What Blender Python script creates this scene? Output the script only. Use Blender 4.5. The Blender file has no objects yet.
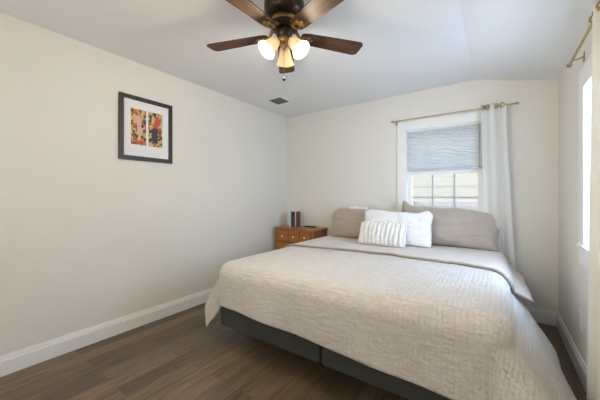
import bpy, bmesh, math, random
from mathutils import Vector, Matrix, noise
random.seed(7)
PI = math.pi
sc = bpy.context.scene
COL = sc.collection

# ------------------------------------------------------------------ camera
F, YAW = 281.0, math.radians(35.2)
cam_d = bpy.data.cameras.new('camera'); cam = bpy.data.objects.new('camera', cam_d); COL.objects.link(cam)
cam_d.sensor_width = 36.0; cam_d.lens = 36.0 * F / 600.0
cam_d.shift_y = -4.0 / 600.0; cam_d.clip_start = 0.02
cam.location = (2.725, -3.51, 1.207)
cam.rotation_euler = (math.radians(90), 0, YAW)
sc.camera = cam

# ------------------------------------------------------------------ world, daylight, exposure
vs = sc.view_settings
vs.view_transform = 'Standard'; vs.look = 'None'; vs.gamma = 1.0; vs.use_curve_mapping = False
vs.exposure = 0.20
w = bpy.data.worlds.new('sky'); sc.world = w; w.use_nodes = True
bg = w.node_tree.nodes['Background']
bg.inputs['Color'].default_value = (0.87, 0.935, 1.05, 1); bg.inputs['Strength'].default_value = 2.9

def lamp(name, kind, loc, energy, color, direction=None, size=None, size_y=None, **kw):
    l = bpy.data.lights.new(name, kind); l.energy = energy; l.color = color
    if kind == 'AREA':
        l.shape = 'RECTANGLE'; l.size = size; l.size_y = size_y
    elif kind == 'SUN':
        l.angle = math.radians(2)
    else:
        l.shadow_soft_size = size
    for k, v in kw.items(): setattr(l, k, v)
    o = bpy.data.objects.new(name, l); COL.objects.link(o); o.location = loc
    if direction: o.rotation_euler = Vector(direction).to_track_quat('-Z', 'Y').to_euler()
    return o
lamp('sun', 'SUN', (0, 0, 8), 0.5, (1.0, 0.95, 0.86), (0.25, 0.75, -0.6))
# daylight in the side window and the end window (from above the blind); added warm fill behind the camera
lamp('daylight_side_window', 'AREA', (3.42, -1.42, 1.46), 68, (0.46, 0.66, 1.0), (-1, 0, -0.38), 0.9, 1.1)
lamp('daylight_end_window', 'AREA', (2.2, 0.75, 2.6), 30, (0.84, 0.92, 1.0), (0, -0.8, -1.0), 1.1, 0.9)
lamp('added_rear_fill', 'AREA', (1.5, -4.85, 1.3), 17, (1.0, 0.72, 0.42), (0.4, 1, 0.5), 1.9, 1.2)

# ------------------------------------------------------------------ materials
def mat(name, color, rough=0.6, metal=0.0, spec=0.5, **kw):
    m = bpy.data.materials.new(name); m.use_nodes = True
    b = m.node_tree.nodes['Principled BSDF']
    b.inputs['Base Color'].default_value = (*color, 1); b.inputs['Roughness'].default_value = rough
    b.inputs['Metallic'].default_value = metal; b.inputs['Specular IOR Level'].default_value = spec
    for k, v in kw.items(): b.inputs[k].default_value = v
    return m
def N(m, t, **kw):
    n = m.node_tree.nodes.new(t)
    for k, v in kw.items():
        if hasattr(n, k): setattr(n, k, v)
    return n
def L(m, a, b): m.node_tree.links.new(a, b)
def BS(m): return m.node_tree.nodes['Principled BSDF']
def coords(m, kind='Object', scale=(1, 1, 1), rot=(0, 0, 0)):
    tc = N(m, 'ShaderNodeTexCoord'); mp = N(m, 'ShaderNodeMapping')
    mp.inputs['Scale'].default_value = scale; mp.inputs['Rotation'].default_value = rot
    L(m, tc.outputs[kind], mp.inputs['Vector']); return mp.outputs['Vector']
def noise_tex(m, vec, scale, detail=3, rough=0.5):
    n = N(m, 'ShaderNodeTexNoise'); n.inputs['Scale'].default_value = scale
    n.inputs['Detail'].default_value = detail; n.inputs['Roughness'].default_value = rough
    L(m, vec, n.inputs['Vector']); return n.outputs['Fac']
def ramp(m, fac, stops):
    r = N(m, 'ShaderNodeValToRGB'); e = r.color_ramp.elements
    while len(e) < len(stops): e.new(0.5)
    for el, (p, c) in zip(e, stops): el.position = p; el.color = (*c, 1)
    L(m, fac, r.inputs['Fac']); return r.outputs['Color']
def bump(m, h, strength, dist=0.01, prev=None):
    b = N(m, 'ShaderNodeBump'); b.inputs['Strength'].default_value = strength; b.inputs['Distance'].default_value = dist
    L(m, h, b.inputs['Height'])
    if prev: L(m, prev, b.inputs['Normal'])
    return b.outputs['Normal']
def mth(m, op, a, b=None):
    n = N(m, 'ShaderNodeMath'); n.operation = op
    for i, v in enumerate((a, b)):
        if v is None: continue
        if isinstance(v, (int, float)): n.inputs[i].default_value = v
        else: L(m, v, n.inputs[i])
    return n.outputs[0]
def tone(m, vec, scale, base, amp, detail=3):
    f = noise_tex(m, vec, scale, detail)
    c = ramp(m, f, [(0.3, tuple(x * (1 - amp) for x in base)), (0.7, tuple(min(1, x * (1 + amp)) for x in base))])
    L(m, c, BS(m).inputs['Base Color']); return f

def paint(name, color, rough=0.75):
    m = mat(name, color, rough, spec=0.3); v = coords(m)
    tone(m, v, 1.3, color, 0.015)
    L(m, bump(m, noise_tex(m, v, 140, 2), 0.05, 0.002), BS(m).inputs['Normal']); return m
M_WALL = paint('wall_paint', (0.825, 0.79, 0.715))
M_CEIL = paint('ceiling_paint', (0.84, 0.84, 0.84))
M_TRIM = paint('trim_white', (0.90, 0.885, 0.86), 0.4)

def wood(name, dark, light, rough=0.45, scale=1.0, axis=0, coat=0.0, ring=12):
    m = mat(name, light, rough); s = [22 * scale] * 3; s[axis] = 1.6 * scale
    v = coords(m, 'Object', tuple(s))
    f = noise_tex(m, v, 1.0, 5, 0.6); f2 = noise_tex(m, v, 4.0, 3, 0.6)
    k = mth(m, 'ADD', mth(m, 'MULTIPLY', f, 0.7), mth(m, 'MULTIPLY', f2, 0.3))
    L(m, ramp(m, k, [(0.35, dark), (0.62, light)]), BS(m).inputs['Base Color'])
    BS(m).inputs['Coat Weight'].default_value = coat
    L(m, bump(m, k, 0.15, 0.002), BS(m).inputs['Normal']); return m
M_BLADE = wood('walnut_blade', (0.028, 0.014, 0.008), (0.105, 0.048, 0.026), 0.55, coat=0.0)
BS(M_BLADE).inputs['Specular IOR Level'].default_value = 0.25
M_OAK = wood('honey_oak', (0.24, 0.075, 0.014), (0.46, 0.17, 0.035), 0.35, axis=0, coat=0.15)
M_OAKV = wood('honey_oak_upright', (0.21, 0.06, 0.012), (0.40, 0.14, 0.03), 0.35, axis=2, coat=0.15)

def floor_mat():
    m = mat('plank_floor', (0.2, 0.14, 0.1), 0.36)
    tc = N(m, 'ShaderNodeTexCoord'); sx = N(m, 'ShaderNodeSeparateXYZ'); L(m, tc.outputs['Object'], sx.inputs[0])
    cb = N(m, 'ShaderNodeCombineXYZ'); L(m, sx.outputs['Y'], cb.inputs['X']); L(m, sx.outputs['X'], cb.inputs['Y'])
    br = N(m, 'ShaderNodeTexBrick'); br.offset = 0.37; br.offset_frequency = 2
    L(m, cb.outputs[0], br.inputs['Vector'])
    br.inputs['Scale'].default_value = 1.0; br.inputs['Brick Width'].default_value = 1.15; br.inputs['Row Height'].default_value = 0.127
    br.inputs['Mortar Size'].default_value = 0.0014; br.inputs['Mortar Smooth'].default_value = 0.3; br.inputs['Bias'].default_value = 0.0
    br.inputs['Color1'].default_value = (0, 0, 0, 1); br.inputs['Color2'].default_value = (1, 1, 1, 1); br.inputs['Mortar'].default_value = (0.5, 0.5, 0.5, 1)
    # grain, shifted plank by plank
    add = N(m, 'ShaderNodeVectorMath'); add.operation = 'MULTIPLY_ADD'
    L(m, br.outputs['Color'], add.inputs[0]); add.inputs[1].default_value = (7, 13, 5); L(m, cb.outputs[0], add.inputs[2])
    mp = N(m, 'ShaderNodeMapping'); mp.inputs['Scale'].default_value = (1.7, 17, 1); L(m, add.outputs[0], mp.inputs['Vector'])
    g1 = N(m, 'ShaderNodeTexNoise'); g1.inputs['Scale'].default_value = 1.2; g1.inputs['Detail'].default_value = 6; g1.inputs['Distortion'].default_value = 1.6
    L(m, mp.outputs[0], g1.inputs['Vector'])
    mp2 = N(m, 'ShaderNodeMapping'); mp2.inputs['Scale'].default_value = (5, 90, 1); L(m, add.outputs[0], mp2.inputs['Vector'])
    g2 = N(m, 'ShaderNodeTexNoise'); g2.inputs['Scale'].default_value = 1.5; g2.inputs['Detail'].default_value = 3; L(m, mp2.outputs[0], g2.inputs['Vector'])
    base = ramp(m, br.outputs['Color'], [(0.0, (0.098, 0.072, 0.046)), (0.35, (0.135, 0.094, 0.056)), (0.7, (0.150, 0.112, 0.072)), (1.0, (0.205, 0.140, 0.082))])
    k = mth(m, 'ADD', mth(m, 'MULTIPLY', g1.outputs['Fac'], 0.65), mth(m, 'MULTIPLY', g2.outputs['Fac'], 0.35))
    gr = ramp(m, k, [(0.34, (0.48, 0.48, 0.50)), (0.48, (0.95, 0.95, 0.95)), (0.66, (1.34, 1.31, 1.27))])
    mx = N(m, 'ShaderNodeMix'); mx.data_type = 'RGBA'; mx.blend_type = 'MULTIPLY'; mx.inputs[0].default_value = 1.0
    L(m, base, mx.inputs[6]); L(m, gr, mx.inputs[7])
    gap = N(m, 'ShaderNodeMix'); gap.data_type = 'RGBA'; L(m, br.outputs['Fac'], gap.inputs[0])
    L(m, mx.outputs[2], gap.inputs[6]); gap.inputs[7].default_value = (0.03, 0.02, 0.014, 1)
    L(m, gap.outputs[2], BS(m).inputs['Base Color'])
    n1 = bump(m, k, 0.12, 0.002); inv = mth(m, 'SUBTRACT', 1.0, br.outputs['Fac'])
    L(m, bump(m, inv, 0.4, 0.002, n1), BS(m).inputs['Normal'])
    L(m, mth(m, 'ADD', mth(m, 'MULTIPLY', k, 0.18), 0.30), BS(m).inputs['Roughness'])
    return m
M_FLOOR = floor_mat()

def fabric(name, color, fine=350, wr=0.25, rough=0.9, sheen=0.2):
    m = mat(name, color, rough, spec=0.15); v = coords(m); tone(m, v, 5, color, 0.03)
    BS(m).inputs['Sheen Weight'].default_value = sheen
    n = bump(m, noise_tex(m, v, fine, 2), 0.15, 0.002)
    L(m, bump(m, noise_tex(m, v, 14, 4), wr, 0.012, n), BS(m).inputs['Normal']); return m
M_TAUPE = fabric('taupe_cotton', (0.45, 0.375, 0.31), wr=0.5)
M_SHEET = fabric('taupe_sheet', (0.34, 0.29, 0.25))
M_WHITEF = fabric('white_cotton', (0.86, 0.84, 0.80))
M_WHITEP = fabric('white_cotton_case', (0.88, 0.86, 0.83), wr=0.3)
M_BASE = fabric('charcoal_upholstery', (0.055, 0.058, 0.052), wr=0.1)
M_LEGB = mat('black_leg', (0.02, 0.02, 0.02), 0.5)
M_COVER = fabric('greige_coverlet', (0.68, 0.61, 0.55), fine=160, wr=0.3)
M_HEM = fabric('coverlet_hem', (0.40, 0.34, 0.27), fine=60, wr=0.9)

def quilt_mat():
    m = mat('cream_quilt', (0.82, 0.78, 0.72), 0.92, spec=0.12); BS(m).inputs['Sheen Weight'].default_value = 0.25
    uv = N(m, 'ShaderNodeTexCoord').outputs['UV']
    wob = N(m, 'ShaderNodeTexNoise'); wob.inputs['Scale'].default_value = 9; wob.inputs['Detail'].default_value = 3; L(m, uv, wob.inputs['Vector'])
    sx = N(m, 'ShaderNodeSeparateXYZ'); L(m, uv, sx.inputs[0])
    s = mth(m, 'ADD', sx.outputs['X'], mth(m, 'MULTIPLY', wob.outputs['Fac'], 0.03))
    chan = mth(m, 'ABSOLUTE', mth(m, 'SINE', mth(m, 'MULTIPLY', s, PI / 0.026)))
    chan = mth(m, 'POWER', chan, 0.5)
    mp = N(m, 'ShaderNodeMapping'); mp.inputs['Scale'].default_value = (15, 60, 1); L(m, uv, mp.inputs['Vector'])
    cr = N(m, 'ShaderNodeTexNoise'); cr.inputs['Scale'].default_value = 1; cr.inputs['Detail'].default_value = 4; cr.inputs['Roughness'].default_value = 0.65
    cr.inputs['Distortion'].default_value = 0.6
    L(m, mp.outputs[0], cr.inputs['Vector'])
    n1 = bump(m, cr.outputs['Fac'], 1.0, 0.018)
    n2 = bump(m, chan, 0.7, 0.005, n1)
    L(m, n2, BS(m).inputs['Normal'])
    c = ramp(m, cr.outputs['Fac'], [(0.3, (0.70, 0.645, 0.58)), (0.62, (0.83, 0.785, 0.725))])
    L(m, c, BS(m).inputs['Base Color']); return m
M_QUILT = quilt_mat()

M_BRONZE = mat('oiled_bronze', (0.055, 0.038, 0.026), 0.32, 0.85)
M_BRASS = mat('antique_brass', (0.42, 0.29, 0.13), 0.32, 0.95)
M_IRON = mat('dark_antique_brass', (0.26, 0.175, 0.085), 0.35, 0.95)
M_ROD = mat('brushed_brass_rod', (0.48, 0.42, 0.27), 0.35, 0.9)
M_KNOB = mat('pale_brass_knob', (0.85, 0.74, 0.55), 0.35, 0.4)
M_BLACK = mat('black_plastic', (0.012, 0.012, 0.014), 0.35)
M_FRAME = wood('espresso_frame', (0.022, 0.014, 0.010), (0.055, 0.036, 0.026), 0.4, axis=2)
M_MATTE = mat('white_mount', (0.84, 0.83, 0.83), 0.8)
M_PLATE = mat('white_plate', (0.84, 0.84, 0.82), 0.35)
M_CHAIN = mat('dark_chain', (0.10, 0.08, 0.05), 0.4, 0.8)
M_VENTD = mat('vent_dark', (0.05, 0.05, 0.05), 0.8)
M_VENTS = mat('vent_slat_grey', (0.13, 0.13, 0.125), 0.5)

def glass():
    m = bpy.data.materials.new('window_glass'); m.use_nodes = True; nt = m.node_tree; nt.nodes.clear()
    o = nt.nodes.new('ShaderNodeOutputMaterial'); t = nt.nodes.new('ShaderNodeBsdfTransparent'); g = nt.nodes.new('ShaderNodeBsdfGlossy')
    g.inputs['Roughness'].default_value = 0.02; t.inputs['Color'].default_value = (0.96, 0.98, 0.98, 1)
    mx = nt.nodes.new('ShaderNodeMixShader'); mx.inputs[0].default_value = 0.025
    nt.links.new(t.outputs[0], mx.inputs[1]); nt.links.new(g.outputs[0], mx.inputs[2]); nt.links.new(mx.outputs[0], o.inputs[0]); return m
M_GLASS = glass()
M_MUNT = mat('backlit_tone_grille', (0.42, 0.48, 0.54), 0.5)  # grey-blue of backlit muntins is put into the colour
def translucent(name, color, mixf, rough=0.8, em=None):
    m = bpy.data.materials.new(name); m.use_nodes = True; nt = m.node_tree
    b = nt.nodes['Principled BSDF']; b.inputs['Base Color'].default_value = (*color, 1); b.inputs['Roughness'].default_value = rough
    b.inputs['Specular IOR Level'].default_value = 0.2
    t = nt.nodes.new('ShaderNodeBsdfTranslucent'); t.inputs['Color'].default_value = (*color, 1)
    mx = nt.nodes.new('ShaderNodeMixShader'); mx.inputs[0].default_value = mixf; o = nt.nodes['Material Output']
    nt.links.new(b.outputs[0], mx.inputs[1]); nt.links.new(t.outputs[0], mx.inputs[2]); nt.links.new(mx.outputs[0], o.inputs[0])
    if em: b.inputs['Emission Color'].default_value = (*em[0], 1); b.inputs['Emission Strength'].default_value = em[1]
    return m
M_CURT = translucent('cream_curtain', (0.95, 0.94, 0.90), 0.3)
M_CURT2 = translucent('cream_curtain_shaded', (0.87, 0.835, 0.76), 0.10)  # shade on the side panel put into a duller cream, less translucent
M_SHADE = translucent('pale_cellular_shade', (0.80, 0.82, 0.83), 0.30)
M_LAMP = translucent('frosted_lamp_glass', (0.88, 0.77, 0.60), 0.25, 0.4, ((1.0, 0.74, 0.42), 0.06))
M_BULB = mat('lit_bulb', (1, 1, 1), 0.5, **{'Emission Color': (1.0, 0.86, 0.62, 1), 'Emission Strength': 3.0})

def art_mat():
    # plain generic colour patches: ochre, rust, pink, navy
    m = mat('patchwork_print', (0.5, 0.3, 0.1), 0.6)
    v = coords(m, 'Object', (1, 1, 0.8))
    d = N(m, 'ShaderNodeTexNoise'); d.inputs['Scale'].default_value = 14; d.inputs['Detail'].default_value = 2; L(m, v, d.inputs['Vector'])
    ad = N(m, 'ShaderNodeVectorMath'); ad.operation = 'MULTIPLY_ADD'; L(m, d.outputs['Color'], ad.inputs[0]); ad.inputs[1].default_value = (0.04,) * 3; L(m, v, ad.inputs[2])
    vo = N(m, 'ShaderNodeTexVoronoi'); vo.inputs['Scale'].default_value = 48; vo.inputs['Randomness'].default_value = 1.0; L(m, ad.outputs[0], vo.inputs['Vector'])
    sp = N(m, 'ShaderNodeSeparateColor'); L(m, vo.outputs['Color'], sp.inputs[0])
    c = ramp(m, sp.outputs[0], [(0.0, (0.03, 0.035, 0.06)), (0.24, (0.30, 0.09, 0.03)), (0.38, (0.58, 0.36, 0.07)), (0.56, (0.66, 0.50, 0.17)), (0.76, (0.50, 0.14, 0.07)), (0.87, (0.66, 0.46, 0.32))])
    for n in m.node_tree.nodes:
        if n.type == 'VALTORGB': n.color_ramp.interpolation = 'CONSTANT'
    L(m, c, BS(m).inputs['Base Color']); return m
M_ART = art_mat()
M_ARTR = mat('print_rust', (0.52, 0.10, 0.05), 0.6); M_ARTN = mat('print_navy', (0.035, 0.045, 0.07), 0.6); M_ARTP = mat('print_pink', (0.74, 0.42, 0.33), 0.6)

# ------------------------------------------------------------------ mesh helpers
def box(bm, x0, x1, y0, y1, z0, z1, bev=0.0):
    r = bmesh.ops.create_cube(bm, size=1.0); vsn = r['verts']
    for v in vsn:
        v.co = Vector(((x0 + x1) / 2 + v.co.x * (x1 - x0), (y0 + y1) / 2 + v.co.y * (y1 - y0), (z0 + z1) / 2 + v.co.z * (z1 - z0)))
    if bev > 0:
        es = list({e for v in vsn for e in v.link_edges})
        bmesh.ops.bevel(bm, geom=es, offset=bev, segments=2, affect='EDGES', profile=0.6)
    return bm
def B(*args, **kw):
    return box(bmesh.new(), *args, **kw)
def lathe(bm, prof, seg=32, mtx=None):
    rings = []
    for r, z in prof:
        if r < 1e-5: rings.append([bm.verts.new((0, 0, z))])
        else: rings.append([bm.verts.new((r * math.cos(2 * PI * i / seg), r * math.sin(2 * PI * i / seg), z)) for i in range(seg)])
    for a, b in zip(rings, rings[1:]):
        for i in range(seg):
            j = (i + 1) % seg
            if len(a) == 1 and len(b) == 1: continue
            if len(a) == 1: bm.faces.new((a[0], b[j], b[i]))
            elif len(b) == 1: bm.faces.new((a[i], a[j], b[0]))
            else: bm.faces.new((a[i], a[j], b[j], b[i]))
    if mtx:
        for rg in rings:
            for v in rg: v.co = mtx @ v.co
    return bm
def tube(bm, pts, r, seg=10, cap=True):
    pts = [Vector(p) for p in pts]; rings = []; n = len(pts)
    prev = None
    for i, p in enumerate(pts):
        d = (pts[min(i + 1, n - 1)] - pts[max(i - 1, 0)]).normalized()
        if prev is None:
            u = d.cross(Vector((0, 0, 1)));
            if u.length < 1e-3: u = d.cross(Vector((1, 0, 0)))
            u.normalize()
        else:
            u = (prev - d * prev.dot(d)).normalized()
        prev = u; v2 = d.cross(u); rr = r[i] if isinstance(r, (list, tuple)) else r
        rings.append([bm.verts.new(p + (u * math.cos(2 * PI * k / seg) + v2 * math.sin(2 * PI * k / seg)) * rr) for k in range(seg)])
    for a, b in zip(rings, rings[1:]):
        for k in range(seg): bm.faces.new((a[k], a[(k + 1) % seg], b[(k + 1) % seg], b[k]))
    if cap:
        bm.faces.new(rings[0][::-1]); bm.faces.new(rings[-1])
    return bm
def torus(bm, c, axis, R, r, seg=24, ms=8):
    q = Vector(axis).to_track_quat('Z', 'Y').to_matrix(); c = Vector(c); g = []
    for i in range(seg):
        a = 2 * PI * i / seg
        g.append([bm.verts.new(c + q @ Vector(((R + r * math.cos(b)) * math.cos(a), (R + r * math.cos(b)) * math.sin(a), r * math.sin(b)))) for b in [2 * PI * k / ms for k in range(ms)]])
    for i in range(seg):
        for k in range(ms): bm.faces.new((g[i][k], g[(i + 1) % seg][k], g[(i + 1) % seg][(k + 1) % ms], g[i][(k + 1) % ms]))
    return bm
def prism(bm, poly, axis, a, b):
    """extrude a 2D polygon along axis; poly coordinates are the other two axes in order"""
    def P(p, t):
        if axis == 'x': return (t, p[0], p[1])
        if axis == 'y': return (p[0], t, p[1])
        return (p[0], p[1], t)
    va = [bm.verts.new(P(p, a)) for p in poly]; vb = [bm.verts.new(P(p, b)) for p in poly]
    n = len(poly); bm.faces.new(va); bm.faces.new(vb[::-1])
    for i in range(n): bm.faces.new((va[i], vb[i], vb[(i + 1) % n], va[(i + 1) % n]))
    return bm
def obj(name, bm, m, parent=None, smooth=False, solid=None, subd=0):
    bmesh.ops.recalc_face_normals(bm, faces=bm.faces[:])
    me = bpy.data.meshes.new(name); bm.to_mesh(me); bm.free()
    me.materials.append(m)
    if smooth:
        for p in me.polygons: p.use_smooth = True
        if smooth == 'auto':
            try: me.set_sharp_from_angle(angle=math.radians(40))
            except Exception: pass
    o = bpy.data.objects.new(name, me); COL.objects.link(o)
    if parent: o.parent = parent
    if solid:
        md = o.modifiers.new('thick', 'SOLIDIFY'); md.thickness = solid; md.offset = 0
    if subd:
        md = o.modifiers.new('sub', 'SUBSURF'); md.levels = subd; md.render_levels = subd
    return o
def tag(o, label, cat, group=None, kind=None):
    o['label'] = label; o['category'] = cat
    if group: o['group'] = group
    if kind: o['kind'] = kind
    return o
def thing(name, label, cat, loc=(0, 0, 0), rz=0, group=None, rx=0):
    o = bpy.data.objects.new(name, None); COL.objects.link(o); o.location = loc; o.rotation_euler = (rx, 0, rz); o.empty_display_size = 0.1
    return tag(o, label, cat, group)
def struct(name, bm, m, **kw):
    o = obj(name, bm, m, **kw); o['kind'] = 'structure'; return o
def plabel(o, s): o['label'] = s; return o
def dup_tree(o, parent=None):
    c = o.copy(); COL.objects.link(c); c.parent = parent
    for ch in list(o.children): dup_tree(ch, c)
    return c

# ------------------------------------------------------------------ room shell
W, YR, H, HR, CX0 = 3.18, -4.40, 2.44, 2.28, 2.52
struct('floor', B(-0.12, W + 0.12, YR - 0.12, 0.12, -0.10, 0.0), M_FLOOR)
bm = bmesh.new()
prism(bm, [(-0.12, H), (CX0, H), (W + 0.12, HR - 0.03), (W + 0.12, H + 0.15), (-0.12, H + 0.15)], 'y', YR - 0.12, 0.12)
struct('ceiling', bm, M_CEIL)
struct('wall_left', B(-0.12, 0, YR - 0.12, 0.12, 0, H), M_WALL)
# end wall with its window opening
WX0, WX1, WZ0, WZ1 = 1.815, 2.605, 0.87, 2.00
bm = bmesh.new()
box(bm, 0, WX0, 0, 0.12, 0, H); box(bm, WX0, WX1, 0, 0.12, 0, WZ0); box(bm, WX0, WX1, 0, 0.12, WZ1, H); box(bm, WX1, W, 0, 0.12, 0, H)
struct('wall_end', bm, M_WALL)
# side wall
SY0, SY1, SZ0, SZ1 = -1.03, -1.84, 0.89, 1.90
bm = bmesh.new()
box(bm, W, W + 0.12, SY0, 0.12, 0, H); box(bm, W, W + 0.12, YR - 0.12, SY1, 0, H)
box(bm, W, W + 0.12, SY1, SY0, 0, SZ0); box(bm, W, W + 0.12, SY1, SY0, SZ1, H)
struct('wall_right', bm, M_WALL)
# rear wall (behind the camera) with a window opening added to let in light
bm = bmesh.new()
RX0, RX1, RZ0, RZ1 = 0.6, 2.4, 0.9, 2.0
box(bm, 0, RX0, YR - 0.12, YR, 0, H); box(bm, RX1, CX0, YR - 0.12, YR, 0, H); box(bm, RX0, RX1, YR - 0.12, YR, 0, RZ0); box(bm, RX0, RX1, YR - 0.12, YR, RZ1, H)
box(bm, CX0, W, YR - 0.12, YR, 0, H)
struct('wall_rear', bm, M_WALL)

def baseboard(name, poly_axis, a, b, face, sign):
    h, t = 0.135, 0.016
    prof = [(0, 0), (t, 0), (t, h - 0.035), (t - 0.005, h - 0.03), (t - 0.005, h - 0.018), (t - 0.009, h - 0.010), (t - 0.010, h), (0, h)]
    bm = bmesh.new(); prism(bm, [(face + sign * p, z) for p, z in prof], poly_axis, a, b)
    return struct(name, bm, M_TRIM)
baseboard('baseboard_left', 'y', YR, 0, 0, 1)
baseboard('baseboard_end', 'x', 0.016, W - 0.016, 0, -1)
baseboard('baseboard_right', 'y', YR, 0, W, -1)
baseboard('baseboard_rear', 'x', 0.016, W - 0.016, YR, 1)

# ---- window builder in local space: opening along u (0..w), z0..z1, room side at -v
def window(name, origin, rz, w, z0, z1, grid_low=(3, 2), grid_up=(3, 2), cw=0.10, mid=None):
    root = bpy.data.objects.new(name, None); COL.objects.link(root); root.location = origin; root.rotation_euler = (0, 0, rz); root['kind'] = 'structure'
    bm = bmesh.new(); e = 0.018
    box(bm, -cw, 0.006, -e, 0, z0 - 0.0, z1 + cw, bev=0.004); box(bm, w - 0.006, w + cw, -e, 0, z0, z1 + cw, bev=0.004)
    box(bm, 0.006, w - 0.006, -e, 0, z1 - 0.006, z1 + cw, bev=0.004)
    box(bm, -cw, w + cw, -e, 0, z0 - cw, z0 - 0.02, bev=0.004)
    obj('casing', bm, M_TRIM, root)
    obj('window_sill', B(-cw, w + cw, -0.030, 0.03, z0 - 0.02, z0 + 0.004, bev=0.004), M_TRIM, root)
    bm = bmesh.new(); j = 0.012
    box(bm, 0, j, 0, 0.12, z0, z1); box(bm, w - j, w, 0, 0.12, z0, z1); box(bm, j, w - j, 0, 0.12, z1 - j, z1); box(bm, j, w - j, 0.03, 0.12, z0, z0 + j)
    obj('jamb', bm, M_TRIM, root)
    zm = mid or (z0 + z1) / 2
    def sash(y, za, zb, grid):
        t, s = 0.03, 0.045; bm = bmesh.new(); a, b = j, w - j
        box(bm, a, a + s, y, y + t, za, zb); box(bm, b - s, b, y, y + t, za, zb)
        box(bm, a + s, b - s, y, y + t, zb - s, zb); box(bm, a + s, b - s, y, y + t, za, za + s)
        so = obj('sash', bm, M_TRIM, root)
        obj('pane', B(a + s, b - s, y + 0.013, y + 0.017, za + s, zb - s), M_GLASS, so)
        bm = bmesh.new(); nx, nz = grid
        for i in range(1, nx):
            x = a + s + (b - a - 2 * s) * i / nx; box(bm, x - 0.008, x + 0.008, y + 0.006, y + 0.012, za + s, zb - s)
        for k in range(1, nz):
            z = za + s + (zb - za - 2 * s) * k / nz; box(bm, a + s, b - s, y + 0.0065, y + 0.0125, z - 0.008, z + 0.008)
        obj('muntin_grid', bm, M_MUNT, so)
    sash(0.055, z0 + j, zm + 0.022, grid_low); sash(0.088, zm - 0.022, z1 - j, grid_up)
    return root
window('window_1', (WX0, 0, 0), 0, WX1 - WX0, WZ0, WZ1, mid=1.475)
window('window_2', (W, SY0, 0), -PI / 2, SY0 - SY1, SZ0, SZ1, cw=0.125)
window('window_3_added', (RX1, YR, 0), PI, RX1 - RX0, RZ0, RZ1)  # unseen rear window, added to light the room

# cellular shade in the end window
sh = thing('cellular_shade', 'pale grey-blue pleated cellular shade half lowered in the end window', 'window shade', (0, 0, 0))
bm = bmesh.new(); z, n = 1.975, 24; x0, x1 = WX0 + 0.014, WX1 - 0.014
zb = 1.525; pts = []
for i in range(n * 2 + 1):
    zz = z - (z - zb) * i / (n * 2); pts.append((0.012 if i % 2 else 0.022, zz))
poly = pts + [(0.051 - (p[0] - 0.012) if True else 0, p[1]) for p in reversed(pts)]
prism(bm, poly, 'x', x0, x1)
obj('pleated_fabric', bm, M_SHADE, sh)
obj('head_rail', B(x0, x1, 0.008, 0.045, 1.972, 1.988, bev=0.003), M_PLATE, sh)
obj('bottom_rail', B(x0, x1, 0.010, 0.050, 1.498, 1.527, bev=0.004), mat('shade_rail', (0.55, 0.60, 0.64), 0.5), sh)
bm = bmesh.new(); tube(bm, [(x1 - 0.03, 0.006, 1.975), (x1 - 0.028, 0.004, 1.50)], 0.0035, 6)
obj('pull_cord', bm, mat('grey_cord', (0.35, 0.37, 0.38), 0.7), sh)

# ------------------------------------------------------------------ outside the windows
M_SIDING = mat('cream_siding', (0.37, 0.345, 0.30), 0.8)
v = coords(M_SIDING, 'Object'); sx = N(M_SIDING, 'ShaderNodeSeparateXYZ'); L(M_SIDING, v, sx.inputs[0])
L(M_SIDING, bump(M_SIDING, mth(M_SIDING, 'FRACT', mth(M_SIDING, 'MULTIPLY', sx.outputs['Z'], 6)), 0.5, 0.02), BS(M_SIDING).inputs['Normal'])
hs = thing('neighbour_house', 'cream sided house seen through the end window panes', 'house', (-1.0, 9.0, -0.6))
obj('siding_wall', B(-6, 7, 0, 0.3, 0, 4.2), M_SIDING, hs)
bm = bmesh.new(); prism(bm, [(-0.5, 4.1), (2.5, 5.6), (2.5, 5.4), (-0.4, 3.98)], 'x', -6.3, 7.3)
obj('roof', bm, mat('grey_shingles', (0.28, 0.26, 0.25), 0.9), hs)
fn = thing('yard_fence', 'pale blue-white board fence across the yard outside the end window', 'fence', (0, 5.0, -0.6))
bm = bmesh.new()
for i in range(60): box(bm, -6 + i * 0.2, -6 + i * 0.2 + 0.19, 0, 0.03, 0.04, 1.64)
obj('fence_boards', bm, mat('white_vinyl', (0.27, 0.265, 0.275), 0.6), fn)
obj('cap_rail', B(-6, 6, -0.03, 0.06, 1.64, 1.70), mat('tan_rail', (0.36, 0.31, 0.26), 0.8), fn)
g = struct('trim_outdoor_ground', B(-12, 14, 0.3, 14, -0.7, -0.6), mat('pale_yard', (0.50, 0.49, 0.45), 0.9)); g.name = 'yard_ground'

# ------------------------------------------------------------------ bed
bed = thing('bed', 'king bed on a split charcoal upholstered base, head against the end wall', 'bed', (0, 0, 0))
BX0, BX1, BY0, BY1, BZ = 0.825, 2.76, -1.98, -0.13, 0.645
for a, b in ((BX0, 1.793), (1.807, BX1)):
    h = obj('upholstered_base', B(a, b, BY0, BY1, 0.135, 0.335, bev=0.022), M_BASE, bed, smooth='auto')
for lx, ly in ((1.02, -1.74), (1.60, -1.74), (2.02, -1.66), (2.48, -1.66), (1.12, -0.35), (1.60, -0.35), (2.02, -0.35), (2.48, -0.35)):
    bm = bmesh.new(); lathe(bm, [(0, 0), (0.040, 0), (0.044, 0.02), (0.044, 0.135), (0, 0.135)], 20, Matrix.Translation((lx, ly, 0)))
    obj('leg', bm, M_LEGB, bed, smooth='auto')
obj('mattress', B(BX0, BX1, BY0, BY1, 0.337, BZ - 0.004, bev=0.05), M_SHEET, bed, smooth=True)

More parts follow.
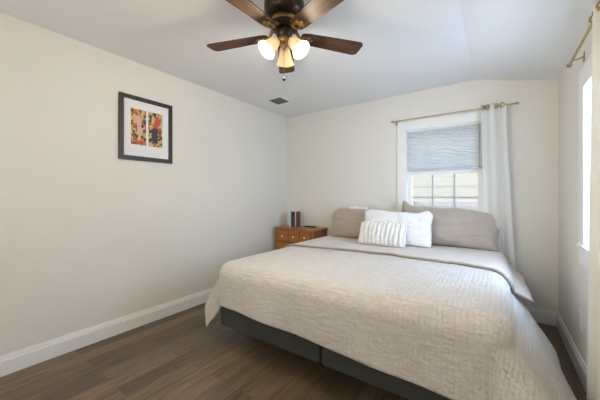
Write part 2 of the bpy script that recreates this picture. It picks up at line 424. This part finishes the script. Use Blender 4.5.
# cloth that lies on the bed and hangs over its edges; s is measured along x, t along y (head is t large)
def drape(bm, s0, s1, t0, t1, ns, nt, z, x0, x1, y0, r=0.10, lift=0.0, edge=None, flareL=0.62, flareR=0.40, flareF=0.03, cornL=-0.16, cornR=0.30, top=None, skew=0.0):
    uvl = bm.loops.layers.uv.new('UVMap'); grid = []; uvs = {}
    xi0, xi1, yi0 = x0 + r, x1 - r, y0 + r
    for i in range(ns + 1):
        row = []
        for j in range(nt + 1):
            s = s0 + (s1 - s0) * i / ns; fj = j / nt
            ta = t0 + (skew * min(1, max(0, (x1 - s) / (x1 - x0))) if skew else 0); tb = t1 if edge is None else edge(s)
            t = ta + (tb - ta) * fj
            if top: t = top(s, t, fj)
            dx = min(0, s - xi0) + max(0, s - xi1); dy = min(0, t - yi0)
            bx, by = min(max(s, xi0), xi1), max(t, yi0)
            d = math.hypot(dx, dy)
            n1 = noise.noise(Vector((s * 3.1, t * 3.1, 1.7))); n2 = noise.noise(Vector((s * 9, t * 9, 4.1)))
            if d < 1e-6:
                p = Vector((s, t, z + lift + 0.006 * n1 + 0.0025 * n2))
            else:
                ux, uy = dx / d, dy / d
                cs = abs(ux * uy) * 2
                side = flareL if ux < 0 else flareR + 0.06 + 0.16 * min(1, max(0, -t / 2.0))
                corn = cornL if ux < 0 else cornR
                fl = flareF * uy * uy + side * ux * ux + corn * cs * cs
                rr = r + lift
                if ux < 0: d *= 1 - 0.02 * cs * cs
                if d < rr * PI / 2:
                    out = rr * math.sin(d / rr); drop = rr * (1 - math.cos(d / rr))
                else:
                    q = d - rr * PI / 2; out = rr + q * math.sin(fl); drop = rr + q * math.cos(fl)
                hang = min(1, max(0, (drop - 0.03) / 0.3))
                if abs(uy) > 0.7: wv = math.sin(s * 6.3 + 0.6) * 0.5 + n1 * 0.9 + math.sin(s * 14 + 2) * 0.15
                else: wv = math.sin(t * 7.5 + 1.0) * 0.6 + n1 * 0.8
                out += hang * (0.016 * wv + 0.004 * n2) + 0.004 * n1
                p = Vector((bx + ux * out, by + uy * out, z + lift - drop + 0.003 * n2))
            if p.z < 0.02: p.z = 0.02 + 0.002 * n2
            vtx = bm.verts.new(p); uvs[vtx] = (s, t); row.append(vtx)
        grid.append(row)
    for i in range(ns):
        for j in range(nt):
            f = bm.faces.new((grid[i][j], grid[i + 1][j], grid[i + 1][j + 1], grid[i][j + 1]))
            for l in f.loops: l[uvl].uv = uvs[l.vert]
    return grid
QE = ((0.3, -1.12), (0.85, -1.06), (1.2, -1.00), (1.5, -0.95), (1.85, -0.93), (2.1, -0.965), (2.5, -0.97), (2.7, -1.03), (2.85, -1.09), (3.0, -0.98), (3.2, -0.80), (3.5, -0.7))
def qedge(s):   # where the quilt stops and the coverlet fold begins
    for (a, ya), (b, yb) in zip(QE, QE[1:]):
        if a <= s <= b:
            k = (s - a) / (b - a); return ya + (yb - ya) * k + 0.008 * noise.noise(Vector((s * 6, 0, 0)))
    return QE[-1][1]
bm = bmesh.new()
drape(bm, BX0 - 0.42, BX1 + 0.57, BY0 - 0.395, 0, 170, 120, BZ, BX0 - 0.02, BX1 + 0.02, BY0 - 0.02, lift=0.012, skew=0.085, edge=lambda s: max(-0.98, qedge(s) + 0.05) if s < 2.8 else -0.92)
q = obj('quilt', bm, M_QUILT, smooth=True, solid=0.012)
tag(q, 'cream channel-stitched quilt spread over the bed and hanging over its foot', 'quilt')
cv = thing('coverlet', 'greige coverlet folded back across the bed in front of the pillows', 'coverlet')
bm = bmesh.new()
g = drape(bm, BX0 - 0.17, BX1 + 0.26, 0, 0, 110, 30, BZ, BX0 - 0.02, BX1 + 0.02, BY0, lift=0.032, flareL=0.0, flareR=0.80, edge=lambda s: -0.16,
      top=lambda s, t, f: qedge(s) + (-0.16 - qedge(s)) * f)
edge_pts = [row[0].co.copy() for row in g]
obj('cover_cloth', bm, M_COVER, cv, smooth=True, solid=0.010)
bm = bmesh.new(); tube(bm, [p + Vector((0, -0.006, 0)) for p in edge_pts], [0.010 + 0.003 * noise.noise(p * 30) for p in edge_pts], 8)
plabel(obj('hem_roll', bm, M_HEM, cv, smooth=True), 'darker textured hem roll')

# ------------------------------------------------------------------ pillows
def pillow_bm(w, h, t, disp=None, nu=44, nv=36, ear=0.05, seed=0, slump=0.0, prof=None):
    bm = bmesh.new(); fr, bk = {}, {}
    for i in range(nu + 1):
        for j in range(nv + 1):
            u = -1 + 2 * i / nu; v2 = -1 + 2 * j / nv
            x = w / 2 * u * (1 - ear * (1 - v2 * v2) ) ; y = h / 2 * v2 * (1 - ear * (1 - u * u))
            pr = max(0, (1 - abs(u) ** 2.6)) ** 0.55 * max(0, (1 - abs(v2) ** 2.4)) ** 0.55
            n = noise.noise(Vector((u * 2 + seed, v2 * 2, seed))) * 0.22 + noise.noise(Vector((u * 5 + seed, v2 * 5, seed + 3))) * 0.13 + noise.noise(Vector((u * 3 + v2 * 6 + seed, v2 * 10 - u * 5, seed + 9))) * 0.09
            zt = t / 2 * pr * (1 + n); y -= slump * pr * 0.15 * h
            edge = i in (0, nu) or j in (0, nv)
            ac = (abs(u) ** 7 * abs(v2) ** 7)
            x *= 1 - 0.05 * ac; y *= 1 - 0.05 * ac
            y += h / 2
            if prof:
                for (ua, ka), (ub, kb) in zip(prof, prof[1:]):
                    if ua <= u <= ub:
                        q_ = (u - ua) / (ub - ua); q_ = q_ * q_ * (3 - 2 * q_); y *= ka + (kb - ka) * q_; break
            x += 0.010 * noise.noise(Vector((v2 * 1.5, seed, u))); y += 0.008 * noise.noise(Vector((u * 2.5, seed + 5, v2))) * (v2 + 1)
            e = 0.004
            dz = disp(u, v2, pr) if disp else 0
            fr[i, j] = bm.verts.new((x, y, zt + dz + (0 if edge else e)))
            bk[i, j] = fr[i, j] if edge else bm.verts.new((x, y, -zt - e))
    for i in range(nu):
        for j in range(nv):
            bm.faces.new((fr[i, j], fr[i + 1, j], fr[i + 1, j + 1], fr[i, j + 1]))
            fs = (bk[i, j], bk[i, j + 1], bk[i + 1, j + 1], bk[i + 1, j])
            if len({*fs}) == 4:
                try: bm.faces.new(fs)
                except ValueError: pass
    return bm
def place_pillow(name, label, w, h, t, x, y, z, lean, m, rz=0, roll=0, **kw):
    o = obj(name, pillow_bm(w, h, t, **kw), m, smooth=True)
    o.rotation_mode = 'XYZ'
    o.matrix_world = Matrix.Translation((x, y, z)) @ Matrix.Rotation(rz, 4, 'Z') @ Matrix.Rotation(lean, 4, 'X') @ Matrix.Rotation(roll, 4, 'Z')
    return tag(o, label, 'pillow', None)
PZ = BZ + 0.036
place_pillow('pillow', 'large taupe pillow leaning below the end window, right side of the bed', 0.96, 0.46, 0.20, 2.265, -0.25, PZ, math.radians(74), M_TAUPE, roll=math.radians(-1), seed=2, ear=0.05, prof=((-1.0, 1.07), (-0.93, 1.05), (-0.78, 0.96), (0.0, 0.93), (0.5, 0.91), (0.78, 0.84), (1.0, 0.5)))
place_pillow('pillow', 'taupe pillow on the left side of the bed beside the nightstand', 0.88, 0.40, 0.14, 1.355, -0.28, PZ, math.radians(74), M_TAUPE, seed=5, ear=0.05, prof=((-1.0, 0.72), (-0.88, 0.92), (-0.75, 0.96), (0.5, 0.96), (1.0, 0.9)))
place_pillow('pillow', 'plain white pillow mostly hidden, against the end wall behind the taupe one', 0.28, 0.406, 0.08, 1.225, -0.125, PZ, math.radians(84), M_WHITEF, seed=8, prof=((-1.0, 0.96), (-0.6, 1.0), (0.2, 0.975), (1.0, 0.97)))
e = place_pillow('pillow', 'white tufted pillow propped in the middle of the bed against a taupe one', 0.76, 0.385, 0.13, 1.81, -0.465, PZ, math.radians(73), M_WHITEP, seed=11, ear=0.05, prof=((-1.0, 0.98), (-0.7, 1.03), (0.0, 0.97), (0.5, 0.96), (0.85, 1.02), (1.0, 0.94)))
for tx in (-0.26, 0.0, 0.14, 0.26):
    for ty in (0.10, 0.19, 0.28):
        bm = bmesh.new(); bmesh.ops.create_icosphere(bm, subdivisions=2, radius=0.009)
        for v_ in bm.verts: v_.co = Vector((v_.co.x, v_.co.y, v_.co.z * 0.6)) * (1 + 0.3 * noise.noise(v_.co * 300)) + Vector((tx, ty, 0.060))
        obj('tuft', bm, M_WHITEF, e, smooth=True)
def ruf(u, v2, pr):
    if pr <= 0: return 0
    k = abs(math.sin((u + 0.010 * math.sin(v2 * 5 + u * 17)) * PI * 5.5))
    return (0.034 * k ** 0.8 - 0.008 + 0.006 * noise.noise(Vector((u * 20, v2 * 14, 3)))) * min(1, pr * 2.2)
place_pillow('throw_pillow', 'small white ruffled lumbar pillow in front of the white tufted one', 0.51, 0.262, 0.09, 1.715, -0.61, PZ, math.radians(68), M_WHITEF, disp=ruf, nu=130, nv=40, seed=14, ear=0.03)

# ------------------------------------------------------------------ nightstand
ns_ = thing('nightstand', 'honey oak nightstand chest in the corner left of the bed', 'nightstand', (0.075, -0.02, 0))
NW, ND, NH = 0.68, 0.38, 0.76
bm = bmesh.new()
box(bm, 0.02, 0.04, -ND + 0.03, -0.01, 0.06, NH - 0.022); box(bm, NW - 0.04, NW - 0.02, -ND + 0.03, -0.01, 0.06, NH - 0.022)
box(bm, 0.04, NW - 0.04, -0.022, -0.01, 0.06, NH - 0.022); box(bm, 0.04, NW - 0.04, -ND + 0.04, -0.022, 0.06, 0.08)
box(bm, 0.04, NW - 0.04, -ND + 0.045, -0.022, NH - 0.19, NH - 0.18)
obj('carcass', bm, M_OAKV, ns_)
bm = bmesh.new()
for a, b in ((0.02, 0.05), (NW - 0.05, NW - 0.02)): box(bm, a, b, -ND + 0.012, -ND + 0.032, 0.0, NH - 0.022, bev=0.003)
zr = [0.06, 0.315, 0.545, NH - 0.042]
for zz in zr: box(bm, 0.05, NW - 0.05, -ND + 0.014, -ND + 0.032, zz, zz + 0.02)
obj('face_frame', bm, M_OAK, ns_)
obj('top', B(0, NW, -ND, 0, NH - 0.024, NH, bev=0.006), M_OAK, ns_)
def drawer(a, b, z0, z1, knobs):
    d = obj('drawer', B(a, b, -ND + 0.004, -ND + 0.03, z0, z1, bev=0.005), M_OAK, ns_)
    for k in knobs:
        bm = bmesh.new(); lathe(bm, [(0, 0), (0.006, 0), (0.005, 0.010), (0.014, 0.014), (0.016, 0.021), (0.010, 0.028), (0, 0.030)], 16,
              Matrix.Translation((k, -ND + 0.004, (z0 + z1) / 2)) @ Matrix.Rotation(PI / 2, 4, 'X'))
        obj('knob', bm, M_KNOB, d, smooth=True)
xs = [0.055, 0.25, 0.447, NW - 0.055]
for i in range(3): drawer(xs[i] + 0.004, xs[i + 1] - 0.004, 0.57, NH - 0.046, [(xs[i] + xs[i + 1]) / 2])
for za, zb_ in ((0.34, 0.54), (0.085, 0.31)): drawer(0.058, NW - 0.058, za, zb_, [0.19, NW - 0.19])
# books
def book(name, label, x, th, hgt, dep, col, page=(0.80, 0.76, 0.68), tilt=0.0, y=-0.13):
    t = thing(name, label, 'book', (x, y, NH), group='books standing on the nightstand'); t.rotation_euler = (0, tilt, BR)
    bm = bmesh.new(); c = 0.0025
    box(bm, 0, c, -dep, 0, 0, hgt); box(bm, th - c, th, -dep, 0, 0, hgt); box(bm, c, th - c, -dep, -dep + c, 0, hgt)
    obj('cover', bm, mat('book_cover', col, 0.5), t)
    obj('pages', B(c, th - c, -dep + c, -0.004, 0.004, hgt - 0.004), mat('book_pages', page, 0.9), t)
bx = 0.0; BR = 0.6
for lab, th, hh, dd, col in (
    ('pale lavender book, leftmost of the row on the nightstand', 0.022, 0.232, 0.16, (0.62, 0.58, 0.68)),
    ('thick black book beside the pale lavender one', 0.050, 0.240, 0.17, (0.025, 0.022, 0.035)),
    ('thin pink and cream book between the black and the dark brown ones', 0.013, 0.225, 0.16, (0.72, 0.50, 0.45)),
    ('dark brown book just right of the thin pink one', 0.022, 0.238, 0.17, (0.06, 0.022, 0.018)),
    ('maroon book at the right end of the row on the nightstand', 0.030, 0.245, 0.17, (0.12, 0.035, 0.03))):
    book("book", lab, 0.165 + bx * math.cos(BR), th * 1.12, hh * 0.92, 0.13, col, y=-0.15 + bx * math.sin(BR)); bx += th * 1.12 + 0.0015
rc = thing('remote_control', 'flat black remote lying on the right half of the nightstand', 'remote control', (0.53, -0.14, NH), math.radians(-4))
obj('casing', B(-0.085, 0.085, -0.024, 0.024, 0, 0.018, bev=0.004), M_BLACK, rc)
bm = bmesh.new()
for i in range(6):
    for j in range(2): box(bm, -0.06 + i * 0.02, -0.05 + i * 0.02, -0.012 + j * 0.014, -0.004 + j * 0.014, 0.018, 0.0195)
obj('buttons', bm, mat('grey_rubber', (0.12, 0.12, 0.13), 0.6), rc)

# ------------------------------------------------------------------ framed art on the left wall
fr = thing('picture_frame', 'square dark wooden frame with two narrow colourful prints on the left wall', 'picture', (0.0, -2.17, 1.828))
fw, fh, ft = 0.245, 0.293, 0.038
bm = bmesh.new()
for s in (-1, 1):
    box(bm, 0.001, 0.024, min(s * fw, s * (fw - ft)), max(s * fw, s * (fw - ft)), -fh, fh, bev=0.003)
    box(bm, 0.001, 0.024, -fw + ft, fw - ft, min(s * fh, s * (fh - ft)), max(s * fh, s * (fh - ft)), bev=0.003)
obj('frame', bm, M_FRAME, fr)
obj('mount', B(0.002, 0.012, -fw + ft, fw - ft, -fh + ft, fh - ft), M_MATTE, fr)
for k, (a, b) in enumerate(((-0.146, -0.012), (0.010, 0.144))):
    p = obj('print', B(0.0122, 0.0135, a, b, -0.148, 0.178), M_ART, fr)
    plabel(p, 'narrow print of ochre and rust patches' if k == 0 else 'narrow print of dark, red and yellow patches')
    c = (a + b) / 2
    def blob(poly, m, nm):
        bm = bmesh.new(); prism(bm, poly, 'x', 0.0136, 0.0142); obj(nm, bm, m, p)
    if k == 0:
        blob([(c - 0.02, -0.06), (c + 0.03, -0.06), (c + 0.022, 0.03), (c + 0.03, 0.10), (c, 0.13), (c - 0.028, 0.09), (c - 0.014, 0.02)], M_ARTP, 'pink_patch')
        blob([(c - 0.055, -0.05), (c - 0.05, -0.11), (c, -0.145), (c + 0.06, -0.13), (c + 0.062, -0.10), (c, -0.115), (c - 0.03, -0.08)], M_ARTR, 'rust_patch')
    else:
        blob([(c - 0.028, 0.03), (c + 0.0, 0.14), (c + 0.03, 0.155), (c + 0.055, 0.08), (c + 0.03, 0.06), (c + 0.02, 0.03)], M_ARTR, 'rust_patch')
        blob([(c - 0.03, -0.11), (c + 0.02, -0.12), (c + 0.024, 0.03), (c - 0.026, 0.03), (c - 0.04, -0.03)], M_ARTN, 'navy_patch')

# ------------------------------------------------------------------ ceiling fan
FX, FY = 1.655, -2.160
fan = thing('ceiling_fan', 'five-blade walnut and bronze ceiling fan with three lit bell shades', 'ceiling fan', (FX, FY, H))
def zz_(z): return z - H
def lat(name, prof, m, parent=fan):
    bm = bmesh.new(); lathe(bm, [(r, zz_(z)) for r, z in prof], 40); return obj(name, bm, m, parent, smooth='auto')
lat('motor_housing', [(0, 2.439), (0.100, 2.439), (0.112, 2.43), (0.120, 2.40), (0.123, 2.360), (0.121, 2.330), (0.108, 2.305), (0.080, 2.290), (0, 2.290)], M_BRONZE)
plabel(lat('brass_collar', [(0, 2.291), (0.074, 2.291), (0.077, 2.283), (0.068, 2.275), (0.068, 2.264), (0, 2.264)], M_BRASS), 'brass collar')
lat('flywheel', [(0, 2.265), (0.072, 2.265), (0.084, 2.255), (0.086, 2.236), (0.078, 2.226), (0.058, 2.220), (0, 2.220)], M_BRONZE)
lat('switch_housing', [(0, 2.221), (0.050, 2.221), (0.054, 2.208), (0.048, 2.188), (0.040, 2.174), (0, 2.174)], M_BRONZE)
plabel(lat('light_fitter', [(0, 2.175), (0.036, 2.175), (0.042, 2.163), (0.040, 2.146), (0.030, 2.132), (0.018, 2.126), (0.012, 2.112), (0.007, 2.100), (0, 2.096)], M_BRASS), 'brass fitter')
# blade (built along +x from the hub) with its iron
def blade_bm():
    bm = bmesh.new(); n = 16; top, bot = [], []
    out = []
    L0, L1 = 0.105, 0.524
    prof = [(L0, 0.030), (L0 + 0.012, 0.042), (L0 + 0.04, 0.048), (L0 + 0.15, 0.053), (L1 - 0.10, 0.060), (L1 - 0.03, 0.062), (L1 - 0.010, 0.056), (L1, 0.040)]
    poly = [(x, y) for x, y in prof] + [(x, -y) for x, y in reversed(prof)]
    prism(bm, poly, 'z', -0.003, 0.003)
    return bm
first = None
for k in range(5):
    ang = math.radians(54 + 72 * k)
    if first is None:
        b = obj('blade', blade_bm(), M_BLADE, fan)
        bm = bmesh.new()
        tube(bm, [(0.060, 0.0, 0.040), (0.080, 0.0, 0.032), (0.095, 0, 0.004), (0.105, 0, -0.004)], [0.012, 0.011, 0.009, 0.008], 10)
        torus(bm, (0.128, 0, -0.007), (0, 0, 1), 0.021, 0.0065); box(bm, 0.142, 0.185, -0.010, 0.010, -0.008, -0.003, bev=0.002)
        for s in (-1, 1):
            torus(bm, (0.158, 0.018 * s, -0.006), (0, 0, 1), 0.010, 0.003, 16, 6)
        plabel(obj('blade_iron', bm, M_IRON, b, smooth='auto'), 'antique brass blade bracket')
        bm = bmesh.new()
        for px, py in ((0.158, 0.018), (0.158, -0.018), (0.178, 0)): lathe(bm, [(0, -0.0105), (0.004, -0.010), (0.005, -0.006), (0, -0.006)], 10, Matrix.Translation((px, py, 0)))
        obj('screws', bm, M_BRASS, b)
        first = b
    else:
        b = dup_tree(first, fan)
    b.matrix_local = Matrix.Rotation(ang, 4, 'Z') @ Matrix.Translation((0, 0, zz_(2.192))) @ Matrix.Rotation(math.radians(-9), 4, 'X')
# lamp shades
sprof = [(0.020, 0.0), (0.026, 0.006), (0.031, 0.018), (0.034, 0.035), (0.037, 0.055), (0.043, 0.075), (0.051, 0.092), (0.058, 0.104)]
fs = None
for k in range(3):
    ang = math.radians(125.2 + 120 * k)
    rad = Vector((math.cos(ang), math.sin(ang), 0)); base = Vector((0, 0, zz_(2.146))) + rad * 0.050
    ax = (rad * math.sin(math.radians(42)) + Vector((0, 0, -1)) * math.cos(math.radians(42))).normalized()
    bm = bmesh.new(); tube(bm, [Vector((0, 0, zz_(2.153))) + rad * 0.03, base - ax * 0.006, base + ax * 0.012], [0.010, 0.012, 0.021], 14)
    plabel(obj('shade_arm', bm, M_BRASS, fan, smooth='auto'), 'brass arm')
    mt = Matrix.Translation(base) @ ax.to_track_quat('Z', 'Y').to_matrix().to_4x4()
    if fs is None:
        bm = bmesh.new(); lathe(bm, sprof, 36)
        fs = obj('lamp_shade', bm, M_LAMP, fan, smooth=True, solid=0.003)
        bm = bmesh.new(); lathe(bm, [(0.010, 0.005), (0.011, 0.022), (0.019, 0.038), (0.024, 0.052), (0.021, 0.066), (0.012, 0.075), (0, 0.078)], 24)
        obj('bulb', bm, M_BULB, fs, smooth=True); s_ = fs
    else: s_ = dup_tree(fs, fan)
    s_.matrix_local = mt
    lp = Vector((FX, FY, H)) + base + ax * 0.108
    lamp('bulb_light', 'POINT', lp, 10.0, (1.0, 0.90, 0.70), size=0.02)
# pull chains
def chain(x, y, z0, z1, knob):
    bm = bmesh.new(); n = int((z0 - z1) / 0.006)
    for i in range(n):
        r = bmesh.ops.create_icosphere(bm, subdivisions=1, radius=0.0026)
        for v_ in r['verts']: v_.co += Vector((x, y, zz_(z0 - i * 0.006)))
    c = obj('pull_chain', bm, M_CHAIN, fan, smooth=True)
    bm = bmesh.new(); lathe(bm, [(0, 0), (0.004, -0.002), (0.009, -0.012), (0.010, -0.020), (0.006, -0.028), (0, -0.030)], 14, Matrix.Translation((x, y, zz_(z1))))
    obj('chain_knob', bm, M_BLACK, c, smooth=True)
d_ = Vector((math.sin(YAW), -math.cos(YAW), 0))
chain(0.036 * d_.x, 0.036 * d_.y, 2.175, 1.925, 0)

# ceiling vent
vt = thing('ceiling_vent', 'small square air vent in the ceiling beyond the fan', 'vent', (0.41, -0.70, H))
bm = bmesh.new(); a, c = 0.125, 0.098
for s in (-1, 1):
    box(bm, min(s * a, s * c), max(s * a, s * c), -a, a, -0.008, 0); box(bm, -c, c, min(s * a, s * c), max(s * a, s * c), -0.008, 0)
obj('frame', bm, M_PLATE, vt)
obj('dark_backing', B(-c, c, -c, c, -0.0015, -0.0005), M_VENTD, vt)  # flat dark sheet standing in for the shade inside the duct
for i in range(7):
    y = -0.081 + i * 0.027; bm = bmesh.new(); prism(bm, [(y - 0.008, -0.002), (y - 0.006, -0.002), (y + 0.006, -0.010), (y + 0.004, -0.010)], 'x', -c, c)
    obj('slat', bm, M_VENTS, vt)

# ------------------------------------------------------------------ curtain rods and curtains
def curtain(path, z_top, spread, m, nz=40):
    """path(u, f) -> (x, y) where f is 0 at the top and 1 at the hem"""
    bm = bmesh.new(); nu = 120; g = []
    for i in range(nu + 1):
        row = []
        for j in range(nz + 1):
            f = j / nz; x, y = path(i / nu, f); row.append(bm.verts.new((x, y, z_top + (0.015 - z_top) * f)))
        g.append(row)
    for i in range(nu):
        for j in range(nz): bm.faces.new((g[i][j], g[i + 1][j], g[i + 1][j + 1], g[i][j + 1]))
    return bm
RZ = 2.105
r1 = thing('curtain_rod', 'slim brass curtain rod over the end window with open ring finial', 'curtain rod', (0, -0.08, RZ))
bm = bmesh.new(); tube(bm, [(1.69, 0, 0), (2.86, 0, 0)], 0.0075, 12); obj('rod', bm, M_ROD, r1, smooth='auto')
for s, xx in ((-1, 1.69), (1, 2.86)):
    bm = bmesh.new(); tube(bm, [(xx, 0, 0), (xx + s * 0.01, 0, 0), (xx + s * 0.02, 0, 0), (xx + s * 0.03, 0, 0)], [0.010, 0.014, 0.013, 0.005], 14)
    obj('finial', bm, M_ROD, r1, smooth=True)
for xx in (1.712, 2.740):
    bm = bmesh.new(); tube(bm, [(xx, 0, 0), (xx, 0.045, -0.004), (xx, 0.0585 if xx < 2.7 else 0.078, -0.010)], 0.005, 8); box(bm, xx - 0.010, xx + 0.010, 0.0585 if xx < 2.7 else 0.0755, 0.0615 if xx < 2.7 else 0.0795, -0.035, 0.02)
    obj('bracket', bm, M_ROD, r1, smooth='auto')
def p1(u, f):
    a = 2.58 + 0.035 * f; b = 2.785 + 0.07 * f + 0.03 * f * f
    x = a + (b - a) * u
    amp = 0.026 - 0.006 * f
    y = -0.075 + amp * math.sin(u * 2 * PI * 2.0 - 1.0 + 0.4 * f) * (1 if f > 0.0 else 1) + 0.008 * math.sin(u * 17 + f * 3) * f
    return x + 0.006 * math.sin(u * 2 * PI * 2.0 + f * 2), y
c1 = thing('curtain', 'cream curtain panel gathered at the right of the end window', 'curtain')
obj('panel', curtain(p1, RZ + 0.032, 1, M_CURT), M_CURT, c1, smooth=True, solid=0.003)
for xx in (2.594, 2.634, 2.705, 2.757):
    bm = bmesh.new(); torus(bm, (xx, -0.094, RZ), (0.6, 1, 0), 0.021, 0.0048, 20, 8); obj('grommet', bm, M_BRASS, c1, smooth=True)

RX_ = 3.12; RZ2 = 2.095
r2 = thing('curtain_rod', 'brass curtain rod above the side window near the right edge of the photo', 'curtain rod', (RX_, 0, RZ2))
bm = bmesh.new(); tube(bm, [(0, -0.90, 0), (0, -2.15, 0)], 0.0085, 12); obj('rod', bm, M_ROD, r2, smooth='auto')
bm = bmesh.new(); tube(bm, [(0, -0.905, 0), (0, -0.895, 0), (0, -0.885, 0), (0, -0.872, 0)], [0.010, 0.015, 0.014, 0.006], 14); obj('finial', bm, M_BRASS, r2, smooth=True)
bm = bmesh.new(); tube(bm, [(0, -2.15, 0), (0, -2.16, 0), (0, -2.18, 0)], [0.010, 0.015, 0.006], 14); obj('finial', bm, M_BRASS, r2, smooth=True)
for yy in (-0.97, -2.08):
    bm = bmesh.new(); tube(bm, [(0, yy, 0), (0.03, yy, 0.004), (W - RX_ - 0.004, yy, 0.012)], 0.0055, 8); box(bm, W - RX_ - 0.005, W - RX_ - 0.0005, yy - 0.012, yy + 0.012, -0.02, 0.04)
    obj('bracket', bm, M_ROD, r2, smooth='auto')
def p2(u, f):
    a = -1.475 + 0.135 * f; b = -2.02 - 0.06 * f
    y = a + (b - a) * u
    x = RX_ + 0.008 + (0.026 + 0.006 * f) * math.sin(u * 2 * PI * 4.0 + 0.3 - 0.4 * f)
    return x, y
c2 = thing('curtain', 'cream curtain panel hanging at the right edge beside the side window', 'curtain')
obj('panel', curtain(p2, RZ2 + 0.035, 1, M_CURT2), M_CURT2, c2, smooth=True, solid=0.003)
for k in range(8):
    yy = -1.515 - k * 0.062; bm = bmesh.new(); torus(bm, (RX_, yy, RZ2), (0.35, 1, 0), 0.019, 0.005, 20, 8); obj('grommet', bm, M_BRASS, c2, smooth=True)

# outlet low on the side wall
ot = thing('wall_outlet', 'white outlet plate low on the side wall under the window', 'outlet', (W, -0.89, 0.37))
obj('cover_plate', B(-0.006, 0, -0.036, 0.036, -0.060, 0.060, bev=0.002), M_PLATE, ot)
for s in (-1, 1):
    bm = bmesh.new(); box(bm, -0.0085, -0.006, -0.016, 0.016, s * 0.024 - 0.014, s * 0.024 + 0.014, bev=0.001); rcp = obj('receptacle', bm, M_PLATE, ot)
    bm = bmesh.new(); box(bm, -0.0088, -0.0084, -0.008, -0.005, s * 0.024 - 0.005, s * 0.024 + 0.006); box(bm, -0.0088, -0.0084, 0.005, 0.008, s * 0.024 - 0.005, s * 0.024 + 0.006); obj('slots', bm, M_BLACK, rcp)
